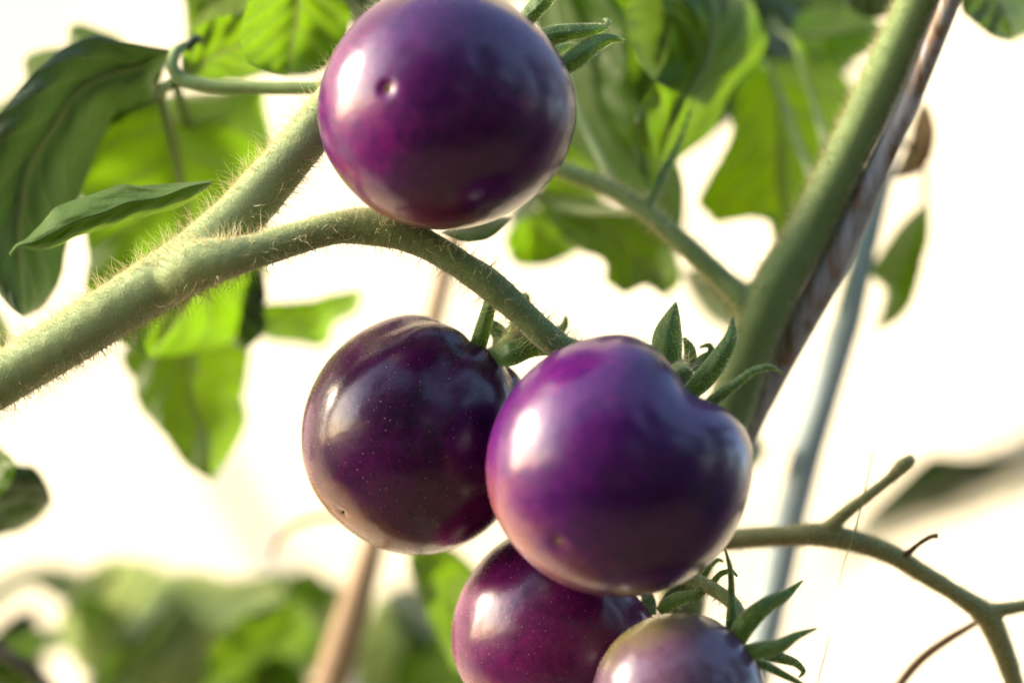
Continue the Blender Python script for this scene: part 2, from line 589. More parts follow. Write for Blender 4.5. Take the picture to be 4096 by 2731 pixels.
M['leaf_grey'] = leaf_mat('leaf_grey', (0.075, 0.12, 0.05), (0.14, 0.26, 0.02), tw=0.35, rough=0.55)
M['leaf_pale'] = leaf_mat('leaf_pale', (0.20, 0.27, 0.14), (0.50, 0.64, 0.24), tw=0.7, rough=0.5)
M['leaf_small'] = leaf_mat('leaf_small', (0.065, 0.15, 0.028), (0.18, 0.32, 0.012), tw=0.45, rough=0.6, spec=0.2, veins=5)


def cane_mat():
    m, nt, b, out = new_mat('weathered_cane')
    tc = N(nt, 'ShaderNodeTexCoord')
    mp = N(nt, 'ShaderNodeMapping')
    mp.inputs['Rotation'].default_value = (0, math.radians(-27), 0)
    mp.inputs['Scale'].default_value = (320, 320, 35)
    nt.links.new(tc.outputs['Object'], mp.inputs[0])
    f = noise_t(nt, mp.outputs[0], 1.0, 5, 0.6)
    col = ramp(nt, f, [(0.28, (0.07, 0.045, 0.03)), (0.40, (0.26, 0.16, 0.09)), (0.48, (0.30, 0.28, 0.285)), (0.72, (0.52, 0.50, 0.54))])
    nt.links.new(col, b.inputs['Base Color'])
    b.inputs['Roughness'].default_value = 0.5
    bp = N(nt, 'ShaderNodeBump')
    bp.inputs['Strength'].default_value, bp.inputs['Distance'].default_value = 0.6, 0.0006
    nt.links.new(f, bp.inputs['Height'])
    nt.links.new(bp.outputs[0], b.inputs['Normal'])
    return m


M['cane'] = cane_mat()

# ------------------------------------------------------------------ ground
gm, gnt, gb, go_ = new_mat('dry_ground')
gtc = N(gnt, 'ShaderNodeTexCoord')
gcol = ramp(gnt, noise_t(gnt, gtc.outputs['Object'], 3.0, 8, 0.65), [(0.3, (0.085, 0.06, 0.04)), (0.7, (0.19, 0.14, 0.09))])
gnt.links.new(gcol, gb.inputs['Base Color'])
gb.inputs['Roughness'].default_value = 0.95
gV, gF = [], []
GN = 60
for i in range(GN):
    for j in range(GN):
        x = (i / (GN - 1) - 0.5) * 2
        y = (j / (GN - 1) - 0.5) * 2
        x, y = 150 * x * abs(x) ** 1.5, 150 * y * abs(y) ** 1.5
        gV.append((x, y, 0.04 * mnoise.noise(Vector((x * 0.7, y * 0.7, 0)))))
gF = [(i * GN + j, (i + 1) * GN + j, (i + 1) * GN + j + 1, i * GN + j + 1) for i in range(GN - 1) for j in range(GN - 1)]
ground = mesh_obj('ground', gV, gF, gm)
ground['kind'] = 'structure'

# ------------------------------------------------------------------ unseen leaf row added behind the camera
# (shaped to break up sky reflections in the fruit and cut frontal fill)
_s = RNG.uniform(-4.2, 4.6, 30000)                # along the row, which bends round at both ends
_bx = np.clip(_s, -2.2, 2.2)
_by = -0.95 + np.maximum(np.abs(_s) - 2.2, 0.0)
_cand = np.column_stack([_bx, _by, RNG.uniform(0.0, 3.4, 30000)]) + RNG.normal(0, 0.12, (30000, 3)) * np.array([1, 1, 0.2])
_top = np.where(_s < -1.7, 0.45, 3.0)
_keep = np.array([mnoise.noise(Vector((t * 2.1, 3.0, p[2] * 2.1))) + 0.4 * mnoise.noise(Vector((t * 5, 8.0, p[2] * 5))) > -0.16 + 0.30 * max(0.0, p[2] - 1.5) and p[2] < h for t, p, h in zip(_s, _cand, _top)])
_c = _cand[_keep]
nr = len(_c)
_a = RNG.normal(0, 1, (nr, 3)) + np.array([0, 0, -0.8])
_a /= np.linalg.norm(_a, axis=1)[:, None]
_b = np.cross(_a, RNG.normal(0, 1, (nr, 3)))
_b /= np.linalg.norm(_b, axis=1)[:, None]
_n = np.cross(_a, _b)
_l = RNG.uniform(0.09, 0.17, nr)[:, None]
_q = np.stack([_c, _c + _l * (0.35 * _a + 0.32 * _b + 0.08 * _n), _c + _l * (0.75 * _a + 0.22 * _b), _c + _l * _a - _l * 0.12 * _n, _c + _l * (0.75 * _a - 0.22 * _b), _c + _l * (0.35 * _a - 0.32 * _b + 0.08 * _n)], 1).reshape(-1, 3)
_f = np.concatenate([np.arange(nr)[:, None] * 6 + np.array([[0, 1, 2, 3]]), np.arange(nr)[:, None] * 6 + np.array([[0, 3, 4, 5]])])
ROW_Q, ROW_F = _q, _f

# ------------------------------------------------------------------ milky greenhouse film closing the view
fm, fnt, fb, fo = new_mat('milky_film')
ftc = N(fnt, 'ShaderNodeTexCoord')
fcol = ramp(fnt, noise_t(fnt, ftc.outputs['Object'], 2.5, 5, 0.6), [(0.3, (0.52, 0.45, 0.31)), (0.7, (0.66, 0.595, 0.45))])
fnt.links.new(fcol, fb.inputs['Base Color'])
fb.inputs['Roughness'].default_value = 0.6
ft_ = N(fnt, 'ShaderNodeBsdfTranslucent')
fnt.links.new(fcol, ft_.inputs[0])
fmx = N(fnt, 'ShaderNodeMixShader')
fmx.inputs[0].default_value = 0.72
fnt.links.new(fb.outputs[0], fmx.inputs[1])
fnt.links.new(ft_.outputs[0], fmx.inputs[2])
fnt.links.new(fmx.outputs[0], fo.inputs['Surface'])
FN = np.array([-0.5, 0.866, 0.0])                # outward normal: towards the low sun
FA = np.array([0.866, 0.5, 0.0])
FO = np.array([0.0, 1.75, 0.0])
fV = []
FU, FH = 150, 80
for i in range(FU):
    for j in range(FH):
        a, h = -1.6 + 4.4 * i / (FU - 1), 2.6 * j / (FH - 1)
        w = 0.09 * mnoise.noise(Vector((a * 1.3 + h * 0.7, h * 0.3, 1.0))) + 0.03 * mnoise.noise(Vector((a * 4 + h * 2.2, h * 0.7, 5.0)))
        fV.append(FO + FA * a + np.array([0, 0, h]) + FN * (w - 0.10 * h * h))
film = mesh_obj('greenhouse_film', fV, [(i * FH + j, (i + 1) * FH + j, (i + 1) * FH + j + 1, i * FH + j + 1) for i in range(FU - 1) for j in range(FH - 1)], fm)
film['kind'] = 'structure'

# ------------------------------------------------------------------ tomatoes
def ico(sub):
    import bmesh
    bm = bmesh.new()
    bmesh.ops.create_icosphere(bm, subdivisions=sub, radius=1.0)
    V = np.array([v.co[:] for v in bm.verts])
    F = np.array([[v.index for v in f.verts] for f in bm.faces])
    bm.free()
    return V, F


ICO_V, ICO_F = ico(6)


def unit(v):
    v = np.array(v, float)
    return v / np.linalg.norm(v)


def tomato(label, cx, cy, d, R, outline, depth, stem, blossom, mat, ribs, under_dir, stem_dent=(0.30, 0.5), blossom_dent=(0.022, 0.05), seed=0.0, fuzz=0, under_amt=1.0):
    """outline: {image angle deg (0 right, 90 up): radius px}; directions in (right, up, towards camera) axes.
    ribs: list of (azimuth deg about the stem axis, depth, width) grooves running from the stem cavity."""
    s = S(d)
    c = P(cx, cy, d)
    root = thing('tomato', label, 'tomato', c, 'dark purple tomatoes on the truss')
    a = sorted(outline.items())
    ang = np.array([k for k, _ in a], float)
    rad = np.array([v for _, v in a], float) / R
    ang = np.concatenate([ang - 360, ang, ang + 360])
    rad = np.concatenate([rad, rad, rad])
    # smooth periodic interpolation
    fine = np.arange(-360, 720, 2.0)
    fr = np.interp(fine, ang, rad)
    k = np.exp(-0.5 * (np.arange(-12, 13) / 4.0) ** 2)
    fr = np.convolve(fr, k / k.sum(), mode='same')
    th = np.degrees(np.arctan2(ICO_V[:, 1], ICO_V[:, 0]))
    rho = np.interp(th, fine, fr)
    sn = np.hypot(ICO_V[:, 0], ICO_V[:, 1])
    w = sn ** 2
    sc = 1 + (rho - 1) * w
    st, bl, ud = unit(stem), unit(blossom), unit(under_dir)
    D = ICO_V
    e1 = unit(np.cross(st, (0.13, 0.9, 0.31)))
    e2 = np.cross(st, e1)
    az = np.degrees(np.arctan2(D @ e2, D @ e1))
    pol = np.arccos(np.clip(D @ st, -1, 1))
    r = np.ones(len(D))
    dep, wid = stem_dent
    r -= dep * np.exp(-(pol / wid) ** 2)
    r += 0.035 * np.exp(-((pol - wid * 1.7) / 0.35) ** 2)
    pb = np.arccos(np.clip(D @ bl, -1, 1))
    r -= blossom_dent[0] * np.exp(-(pb / blossom_dent[1]) ** 2)
    r -= 0.012 * np.exp(-(pb / 0.45) ** 2)
    for (a0, dp, wd, reach) in ribs:
        da = (az - a0 + 180) % 360 - 180
        r -= dp * np.exp(-(da / wd) ** 2) * np.exp(-((pol - 0.45) / reach) ** 2) * np.sin(np.clip(pol, 0, math.pi)) ** 0.5
    for i in range(12):                           # broad, irregular swellings
        q = unit(RNG.normal(0, 1, 3))
        r += RNG.uniform(-0.010, 0.010) * np.exp(-(np.arccos(np.clip(D @ q, -1, 1)) / 0.42) ** 2)
    X = D[:, 0] * sc * r * R * s
    Y = D[:, 1] * sc * r * R * s
    Z = D[:, 2] * r * depth * R * s
    V = X[:, None] * RIGHT + Y[:, None] * UP - Z[:, None] * FWD
    o = mesh_obj('skin', V + c, ICO_F, mat, root)
    f = np.clip((D @ ud - 0.15) / 0.8, 0, 1) ** 1.3 * under_amt  # under colour blends in towards under_dir and round the blossom end
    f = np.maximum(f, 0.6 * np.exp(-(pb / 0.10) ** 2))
    at = o.data.attributes.new('under_tint', 'FLOAT', 'POINT')
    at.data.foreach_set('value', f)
    at = o.data.attributes.new('scar', 'FLOAT', 'POINT')
    at.data.foreach_set('value', np.exp(-(pb / 0.055) ** 2))
    # remains of the flower at the blossom end
    i = int(np.argmax(D @ bl))
    bp = c + V[i]
    bd = bl[0] * RIGHT + bl[1] * UP - bl[2] * FWD
    if blossom_dent[0] > 0:
        r0 = R * s * 0.017
        g = tube_geo([np.append(bp - bd * r0 * 0.6, r0 * 0.9), np.append(bp + bd * r0 * 0.6, r0 * 0.8), np.append(bp + bd * r0 * 1.6 + UP * r0 * 0.8, r0 * 0.45)], 8, 8, 0.4, seed)
        mesh_obj('blossom_scar', g[0], g[1], M['scar'], root)
    if fuzz:
        hairs('fuzz', o, fuzz // 2, 0.15, 0.5, 0.022, M['fuzz'], root, bend=0.5, segs=2, power=1.5, keep=lambda p, q: np.abs(q @ FWD) < 0.45)
    root['c'] = 0
    del root['c']
    return root, o, c


TM = {
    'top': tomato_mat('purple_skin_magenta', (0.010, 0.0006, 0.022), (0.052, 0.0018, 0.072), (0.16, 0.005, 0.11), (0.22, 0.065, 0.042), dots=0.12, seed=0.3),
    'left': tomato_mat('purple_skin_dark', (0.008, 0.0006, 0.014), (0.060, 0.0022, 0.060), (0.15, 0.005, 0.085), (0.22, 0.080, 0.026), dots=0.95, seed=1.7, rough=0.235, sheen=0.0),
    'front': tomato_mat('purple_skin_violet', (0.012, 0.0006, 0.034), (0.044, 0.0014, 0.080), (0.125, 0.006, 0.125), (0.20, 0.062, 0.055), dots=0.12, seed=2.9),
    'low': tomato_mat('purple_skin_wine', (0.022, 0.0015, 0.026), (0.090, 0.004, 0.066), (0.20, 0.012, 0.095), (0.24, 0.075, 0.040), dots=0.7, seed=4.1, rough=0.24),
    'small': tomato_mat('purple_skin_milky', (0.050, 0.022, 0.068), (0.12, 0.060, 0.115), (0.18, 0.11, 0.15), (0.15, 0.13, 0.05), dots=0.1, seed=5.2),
}

t_top, skin_top, c_top = tomato(
    'uppermost plump purple tomato, cut off by the top edge, blossom scar facing out', 1785, 440, -6, 505,
    {0: 516, 15: 505, 30: 490, 45: 480, 60: 480, 75: 485, 90: 490, 105: 500, 120: 508, 135: 505, 150: 505, 165: 510, 180: 515, 195: 515, 210: 505, 225: 498, 240: 492, 255: 485, 270: 478, 285: 480, 300: 485, 315: 495, 330: 508, 345: 516},
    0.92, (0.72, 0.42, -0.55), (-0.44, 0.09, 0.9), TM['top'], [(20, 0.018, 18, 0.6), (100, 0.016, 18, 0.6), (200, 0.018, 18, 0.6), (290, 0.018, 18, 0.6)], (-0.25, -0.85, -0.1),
    stem_dent=(0.22, 0.42), blossom_dent=(0.040, 0.05), seed=0.4, under_amt=0.8)
t_left, skin_left, c_left = tomato(
    'darkest purple tomato with pale pin-prick dots and grooved shoulders, left of the violet one', 1655, 1745, 19, 470,
    {0: 470, 15: 475, 30: 480, 45: 480, 60: 482, 75: 480, 90: 475, 105: 470, 120: 470, 135: 460, 150: 452, 165: 448, 180: 447, 195: 452, 210: 458, 225: 452, 240: 458, 255: 468, 270: 475, 285: 480, 300: 480, 315: 475, 330: 470, 345: 470},
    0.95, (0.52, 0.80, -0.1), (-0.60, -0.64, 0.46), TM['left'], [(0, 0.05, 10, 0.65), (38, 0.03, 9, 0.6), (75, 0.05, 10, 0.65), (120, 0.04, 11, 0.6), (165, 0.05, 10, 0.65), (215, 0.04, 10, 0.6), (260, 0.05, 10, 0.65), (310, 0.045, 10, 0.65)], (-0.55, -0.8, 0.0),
    stem_dent=(0.14, 0.34), seed=1.4, fuzz=9000, under_amt=0.8)
t_front, skin_front, c_front = tomato(
    'violet tomato nearest the viewer with a deep stem hollow beside curled sepals', 2472, 1868, -13, 525,
    {0: 532, 15: 528, 28: 500, 38: 435, 45: 405, 52: 410, 60: 440, 70: 480, 80: 512, 90: 522, 105: 528, 120: 530, 135: 525, 150: 525, 165: 528, 180: 530, 195: 530, 210: 525, 225: 520, 240: 518, 255: 515, 270: 515, 285: 520, 300: 525, 315: 530, 330: 535, 345: 535},
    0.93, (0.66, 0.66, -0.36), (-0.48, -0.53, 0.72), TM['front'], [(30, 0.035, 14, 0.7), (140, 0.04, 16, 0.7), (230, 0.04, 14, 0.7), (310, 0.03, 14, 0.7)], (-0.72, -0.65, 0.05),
    stem_dent=(0.20, 0.40), seed=2.4, under_amt=0.8)
t_low, skin_low, c_low = tomato(
    'wine-purple tomato tucked below and behind the violet one, cut off by the bottom edge', 2245, 2540, 21, 425,
    {0: 400, 20: 350, 40: 330, 60: 380, 75: 425, 90: 440, 105: 445, 120: 445, 135: 440, 150: 435, 165: 435, 180: 437, 195: 435, 210: 425, 225: 415, 240: 410, 270: 410, 300: 410, 330: 410},
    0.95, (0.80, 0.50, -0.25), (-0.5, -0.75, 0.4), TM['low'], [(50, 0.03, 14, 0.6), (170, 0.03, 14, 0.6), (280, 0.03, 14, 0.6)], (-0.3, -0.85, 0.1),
    stem_dent=(0.15, 0.35), seed=3.4, fuzz=7000)
t_small, skin_small, c_small = tomato(
    'smallest tomato, milky grey-violet with an olive crown, at the bottom edge', 2712, 2800, -10, 345,
    {0: 345, 30: 345, 60: 345, 90: 348, 120: 345, 150: 345, 180: 345, 210: 340, 240: 340, 270: 340, 300: 340, 330: 340},
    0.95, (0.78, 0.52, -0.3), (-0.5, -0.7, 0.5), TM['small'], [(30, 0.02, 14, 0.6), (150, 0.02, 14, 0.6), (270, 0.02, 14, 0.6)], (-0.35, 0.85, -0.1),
    stem_dent=(0.10, 0.3), seed=4.4, fuzz=4000, under_amt=0.9)

# ------------------------------------------------------------------ near vine: pale stem, truss, leaves
vine_a = thing('tomato_vine', 'thick pale green hairy tomato stem forking into the fruiting truss, with leaves', 'tomato plant', (-0.62, 0.45, 0.0))
gnd_a = [np.array([-0.55, 0.44, -0.02, 0.0065]), np.array([-0.50, 0.46, 0.35, 0.0062]), np.array([-0.36, 0.49, 0.85, 0.006])]
g1 = tube_geo(gnd_a + W([(-900, 2080, 14, 112), (-300, 1700, 11, 108), (0, 1520, 9, 106), (350, 1310, 7, 106), (600, 1150, 6, 112), (760, 1050, 6, 118), (860, 965, 7, 112), (980, 840, 8, 100), (1110, 690, 9, 92), (1260, 510, 10, 86), (1420, 300, 12, 84), (1650, 30, 14, 82), (1900, -300, 18, 80), (2100, -900, 30, 76)]), 150, 26, 0.06, 1.0)
g2 = tube_geo(W([(640, 1140, 6, 96), (780, 1065, 2, 104), (900, 1035, 0, 84), (1020, 1005, 0, 70), (1180, 955, 1, 66), (1350, 912, 2, 66), (1470, 905, 3, 76), (1580, 920, 3, 76), (1680, 965, 3, 64), (1830, 1052, 3, 59), (1960, 1140, 3, 62), (2080, 1245, 4, 57), (2180, 1340, 5, 58), (2260, 1400, 7, 56), (2420, 1420, 12, 45), (2600, 1420, 16, 40), (2680, 1450, 12, 40), (2740, 1510, 2, 44)]), 130, 20, 0.05, 2.0)
g3 = tube_geo(W([(2400, 1425, 12, 40), (2560, 1600, 22, 36), (2650, 1900, 24, 34), (2690, 2200, 24, 32), (2700, 2360, 22, 32), (2680, 2440, 18, 34)]), 60, 14, 0.04, 3.0)
g4 = tube_geo(W([(2100, 1270, 5, 40), (2060, 1340, 12, 38), (2010, 1400, 17, 40), (1960, 1440, 19, 44)]), 20, 12, 0.04, 4.0)
g5 = tube_geo(W([(1500, 900, 4, 50), (1620, 880, 16, 42), (1850, 700, 24, 40), (2080, 400, 16, 40), (2140, 270, 6, 42)]), 40, 12, 0.04, 5.0)
g6 = tube_geo(W([(2695, 2330, 24, 28), (2760, 2310, 14, 28), (2860, 2360, 6, 30), (2950, 2440, -2, 30), (2960, 2560, -8, 34)]), 30, 12, 0.04, 6.0)
stem_a = fused('stem', [g1, g2, g3, g4, g5, g6], M['stem'], vine_a, 0.0006, 5, bump=0.00008, bump_scale=420)

cam_r = RIGHT


def near(p, q):
    rel = p - CAM
    t = rel @ FWD
    x = 2048 + (rel @ RIGHT) / t * FOCUS / PX
    y = 1365.5 - (rel @ UP) / t * FOCUS / PX
    return x, y


def in_view(p, q):
    x, y = near(p, q)
    return (x > -150) & (x < 4250) & (y > -150) & (y < 2900)


def rim(p, q):
    return in_view(p, q) & (np.abs(q @ FWD) < 0.75)


_co = np.empty(len(stem_a.data.vertices) * 3, np.float32)
stem_a.data.vertices.foreach_get('co', _co)
_co = _co.reshape(-1, 3).astype(float)
_x, _y = near(_co, None)
_w = np.clip((_x - 950) / 700, 0, 1) * np.clip((_y - 820) / 60, 0, 1)
_at = stem_a.data.attributes.new('young', 'FLOAT', 'POINT')
_at.data.foreach_set('value', _w.astype(np.float32))


def on_stem(p, q):
    x, y = near(p, q)
    return rim(p, q) & ((x < 1000) | (y < 820))


def on_truss(p, q):
    x, y = near(p, q)
    return in_view(p, q) & (x >= 1000) & (y >= 820)


hairs('hair', stem_a, 4800, 0.6, 5.4, 0.058, M['hair'], vine_a, bend=0.9, lean=(-0.12, 0, 0.05), keep=on_stem, segs=6, power=2.0, spread=0.4)
hairs('hair', stem_a, 2200, 0.9, 4.8, 0.065, M['hair'], vine_a, bend=0.8, lean=(0.05, 0, 0.05), keep=on_truss, segs=5, power=1.3)
hairs('down', stem_a, 80000, 0.15, 0.8, 0.028, M['hair'], vine_a, bend=0.7, keep=in_view, segs=2)

tube('leaf_stalk', [(1420, 345, 26, 26), (1235, 352, 28, 27), (1000, 350, 31, 27), (800, 338, 33, 28), (720, 315, 34, 28), (690, 270, 34, 26), (700, 215, 36, 24), (740, 180, 40, 20)], M['stem_b'], vine_a, 50, 14, 0.05)
tube('leaf_stalk', [(700, 330, 34, 24), (660, 350, 38, 22), (645, 385, 44, 18), (680, 560, 52, 12), (730, 760, 60, 8)], M['stem_b'], vine_a, 30, 10, 0.05)
tube('leaf_stalk', [(745, 200, 40, 18), (770, 165, 40, 20), (800, 160, 44, 16)], M['leaf_dark'], vine_a, 16, 10, 0.05)

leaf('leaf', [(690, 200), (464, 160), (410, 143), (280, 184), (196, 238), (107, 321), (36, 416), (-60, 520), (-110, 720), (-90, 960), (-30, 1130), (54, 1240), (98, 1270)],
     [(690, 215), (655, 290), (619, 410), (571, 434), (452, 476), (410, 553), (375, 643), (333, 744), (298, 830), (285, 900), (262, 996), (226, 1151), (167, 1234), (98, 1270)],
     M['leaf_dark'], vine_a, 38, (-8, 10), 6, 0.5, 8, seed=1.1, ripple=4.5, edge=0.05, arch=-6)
leaf('leaf', [(650, 280), (470, 150), (390, 108), (285, 103), (268, 185), (160, 195), (95, 240), (105, 310), (60, 370), (-40, 440)],
     [(650, 300), (560, 420), (420, 520), (260, 560), (120, 540), (-40, 460)], M['leaf_mid'], vine_a, 62, (10, -14), 4, 1.0, 7, seed=2.2, ripple=3)
leaf('leaf', [(650, 385), (520, 420), (390, 480), (320, 600), (305, 760), (345, 900), (362, 1050), (345, 1170), (430, 1320), (600, 1430)],
     [(650, 385), (860, 365), (1045, 362), (1062, 440), (1092, 520), (1085, 640), (1072, 800), (1062, 950), (1062, 1120), (1050, 1240), (900, 1380), (600, 1430)],
     M['leaf_lit'], vine_a, 66, (-16, 14), 8, 1.6, 6, seed=3.3, ripple=4, mid=[(650, 385), (690, 520), (720, 700), (760, 900), (760, 1150), (600, 1430)])
leaf('leaf', [(735, 330), (725, 260), (735, 190), (770, 130), (850, 75), (960, 50), (1060, 40), (1180, 60)],
     [(735, 335), (850, 330), (960, 318), (1050, 300), (1120, 260), (1180, 180), (1180, 60)], M['leaf_mid'], vine_a, 58, (10, 12), 4, 1.2, 6, seed=4.4, ripple=3)
leaf('leaf', [(1190, -120), (1040, -60), (970, 60), (958, 150), (985, 240), (1050, 285), (1150, 308)],
     [(1190, -120), (1330, -40), (1400, 60), (1390, 170), (1340, 250), (1260, 295), (1150, 308)], M['leaf_mid'], vine_a, 46, (8, 12), -5, 1.2, 7, seed=5.5, ripple=3)
leaf('leaf', [(1010, -140), (850, -100), (740, -40), (745, 60), (748, 190)], [(1010, -140), (1050, -20), (1010, 60), (900, 90), (748, 190)], M['leaf_grey'], vine_a, 80, (5, 12), 5, 1.2, 6, seed=6.6, ripple=3)
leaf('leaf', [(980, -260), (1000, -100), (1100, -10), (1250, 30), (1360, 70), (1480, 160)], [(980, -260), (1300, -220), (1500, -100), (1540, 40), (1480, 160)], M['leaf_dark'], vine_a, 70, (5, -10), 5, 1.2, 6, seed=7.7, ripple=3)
leaf('leaf', [(845, 722), (700, 733), (560, 743), (480, 740), (420, 760), (300, 800), (220, 830), (180, 880), (130, 930), (105, 955), (65, 975), (36, 1015)],
     [(850, 735), (805, 772), (740, 820), (600, 862), (500, 890), (400, 920), (300, 950), (220, 987), (130, 1000), (75, 992), (42, 1022)],
     M['leaf_small'], vine_a, 10, (-3, 0), 5, 0.8, 6, seed=8.8, ripple=2.0, mid=[(845, 728), (760, 745), (640, 790), (500, 815), (420, 850), (300, 890), (220, 930), (130, 970), (70, 985), (38, 1018)])
leaf('leaf', [(760, 1290), (560, 1330), (498, 1400), (540, 1550), (600, 1680), (655, 1730), (740, 1850), (850, 1928)],
     [(760, 1290), (930, 1320), (1003, 1400), (985, 1500), (975, 1620), (980, 1700), (930, 1800), (850, 1928)], M['leaf_mid'], vine_a, 92, (-14, 5), 5, 0.8, 6, seed=9.9, ripple=2.5)
leaf('leaf', [(960, 1300), (1000, 1225), (1100, 1213), (1230, 1205), (1330, 1180), (1452, 1158)], [(960, 1300), (1050, 1350), (1180, 1372), (1310, 1375), (1335, 1300), (1430, 1240), (1452, 1158)], M['leaf_lit'], vine_a, 98, (6, 12), 5, 1.0, 6, seed=10.1, ripple=3)
leaf('leaf', [(1000, 1050), (880, 1100), (830, 1200), (860, 1320), (980, 1405)], [(1000, 1050), (1060, 1120), (1062, 1220), (1055, 1330), (980, 1405)], M['leaf_dark'], vine_a, 80, (6, -8), 4, 1.0, 5, seed=11.3, ripple=3)
tube('leaf_stalk', [(700, 330, 60, 20), (780, 620, 82, 18), (800, 950, 94, 16), (760, 1290, 96, 14), (790, 1500, 92, 8)], M['stem_b'], vine_a, 40, 10, 0.05)
tube('leaf_stalk', [(790, 1200, 96, 14), (900, 1270, 98, 12), (1010, 1290, 98, 9), (1200, 1290, 97, 5)], M['stem_b'], vine_a, 20, 8, 0.05)

leaf('leaf', [(1760, 930), (1850, 890), (1950, 860), (2050, 870)], [(1760, 930), (1850, 965), (1960, 950), (2050, 870)], M['leaf_grey'], vine_a, 22, (4, -4), 2, 0.5, 4, 30, 14, seed=12.7, ripple=1.5)

# ------------------------------------------------------------------ sepals (parts of their tomatoes)
def sepals(root, rows, mat=None, hair=220):
    for r in rows:
        o = sepal('sepal', r, mat or M['sepal'], root)
        if hair:
            hairs('hair', o, hair, 0.25, 1.3, 0.045, M['hair'], o, bend=0.6, segs=3, power=2)


sepals(t_top, [
    [(2080, 110, 2, 30), (2140, 40, 0, 38), (2190, -5, 0, 32), (2240, -45, 2, 6)],
    [(2130, 190, 0, 30), (2190, 150, -2, 42), (2280, 130, -2, 36), (2380, 118, 0, 26), (2425, 105, 2, 14), (2432, 82, 3, 10), (2412, 78, 4, 5)],
    [(2210, 290, 0, 30), (2280, 250, -2, 42), (2340, 205, -2, 44), (2410, 165, 0, 30), (2460, 155, 1, 16), (2505, 168, 2, 5)],
    [(2090, 200, 8, 26), (2180, 215, 14, 30), (2260, 190, 18, 20), (2310, 175, 20, 5)],
])
tube('pedicel', [(2150, 150, 10, 40), (2120, 190, 2, 42), (2090, 230, -4, 46)], M['truss'], t_top, 12, 12, 0.05)
sepals(t_front, [
    [(2700, 1520, 8, 36), (2668, 1420, 6, 60), (2672, 1340, 6, 58), (2690, 1265, 7, 32), (2704, 1208, 8, 4)],
    [(2755, 1575, -2, 34), (2810, 1520, -5, 44), (2880, 1430, -6, 40), (2925, 1345, -5, 26), (2930, 1268, -3, 5)],
    [(2800, 1640, -6, 18), (2870, 1590, -9, 24), (2950, 1530, -10, 20), (3030, 1477, -9, 15), (3085, 1470, -8, 12), (3125, 1492, -7, 6)],
    [(2770, 1480, 10, 20), (2810, 1440, 12, 22), (2845, 1408, 12, 16), (2838, 1382, 12, 11), (2800, 1388, 11, 5)],
    [(2740, 1520, 12, 20), (2762, 1440, 12, 26), (2756, 1390, 12, 22), (2735, 1350, 12, 6)],
], hair=420)
sepals(t_left, [
    [(1900, 1420, 12, 32), (1925, 1340, 10, 34), (1945, 1270, 8, 30), (1960, 1210, 8, 24), (1975, 1150, 10, 5)],
    [(1960, 1430, 10, 30), (2030, 1420, 6, 46), (2110, 1390, 6, 44), (2190, 1400, 8, 24), (2240, 1430, 10, 5)],
    [(1990, 1420, 16, 26), (2000, 1340, 18, 34), (1960, 1300, 18, 24), (1930, 1290, 18, 5)],
    [(2040, 1420, 20, 24), (2130, 1320, 24, 24), (2230, 1330, 24, 20), (2262, 1290, 24, 14), (2262, 1262, 24, 5)],
    [(2000, 1400, 20, 20), (2070, 1280, 22, 20), (2105, 1210, 22, 14), (2108, 1182, 22, 10), (2085, 1178, 22, 4)],
], hair=180)
sepals(t_low, [
    [(2640, 2450, 12, 26), (2700, 2400, 10, 30), (2780, 2380, 8, 22), (2840, 2340, 8, 14), (2890, 2290, 8, 12), (2930, 2285, 8, 9), (2950, 2305, 8, 4)],
    [(2650, 2430, 18, 26), (2720, 2350, 18, 24), (2800, 2320, 18, 18), (2850, 2250, 18, 14), (2880, 2238, 18, 8), (2895, 2248, 18, 4)],
    [(2600, 2460, 14, 26), (2590, 2390, 18, 28), (2560, 2340, 22, 8)],
], hair=200)
sepals(t_small, [
    [(2935, 2580, -8, 30), (2928, 2500, -9, 26), (2926, 2380, -8, 15), (2920, 2270, -6, 11), (2900, 2192, -4, 4)],
    [(2930, 2590, -12, 36), (2980, 2500, -14, 44), (3060, 2425, -14, 36), (3140, 2378, -12, 22), (3212, 2320, -10, 4)],
    [(2960, 2610, -13, 30), (3040, 2600, -16, 36), (3110, 2585, -16, 32), (3190, 2540, -14, 17), (3268, 2512, -12, 4)],
    [(3060, 2620, -8, 20), (3130, 2632, -8, 22), (3195, 2660, -6, 14), (3214, 2685, -6, 10), (3195, 2708, -6, 4)],
    [(2980, 2630, -12, 16), (3060, 2660, -12, 18), (3150, 2705, -10, 14), (3240, 2750, -8, 4)],
], hair=300)

# ------------------------------------------------------------------ second vine with its leaf, cane and pole
vine_b = thing('tomato_vine', 'tall leaning green tomato stem running beside the weathered grey cane, with leaves', 'tomato plant', (0.02, 0.50, 0.0))
gb1 = tube_geo([np.array([0.02, 0.50, -0.02, 0.005]), np.array([0.012, 0.52, 0.5, 0.005]), np.array([0.018, 0.52, 0.95, 0.005])] +
               W([(2700, 2900, 40, 88), (2760, 2200, 38, 88), (2870, 1800, 36, 90), (2960, 1520, 35, 92), (3040, 1290, 34, 98), (3120, 1120, 34, 96), (3220, 960, 34, 90), (3330, 740, 33, 88), (3450, 490, 32, 86), (3570, 230, 31, 85), (3670, 0, 30, 84), (3850, -420, 28, 82), (4100, -1000, 26, 80)]), 120, 22, 0.04, 7.0)
gb2 = tube_geo(W([(3060, 1310, 34, 60), (2990, 1215, 34, 54), (2900, 1130, 36, 46), (2760, 1000, 38, 42), (2600, 860, 41, 38), (2440, 755, 44, 36), (2250, 680, 47, 34), (2000, 600, 52, 32), (1800, 560, 56, 30)]), 60, 14, 0.03, 8.0)
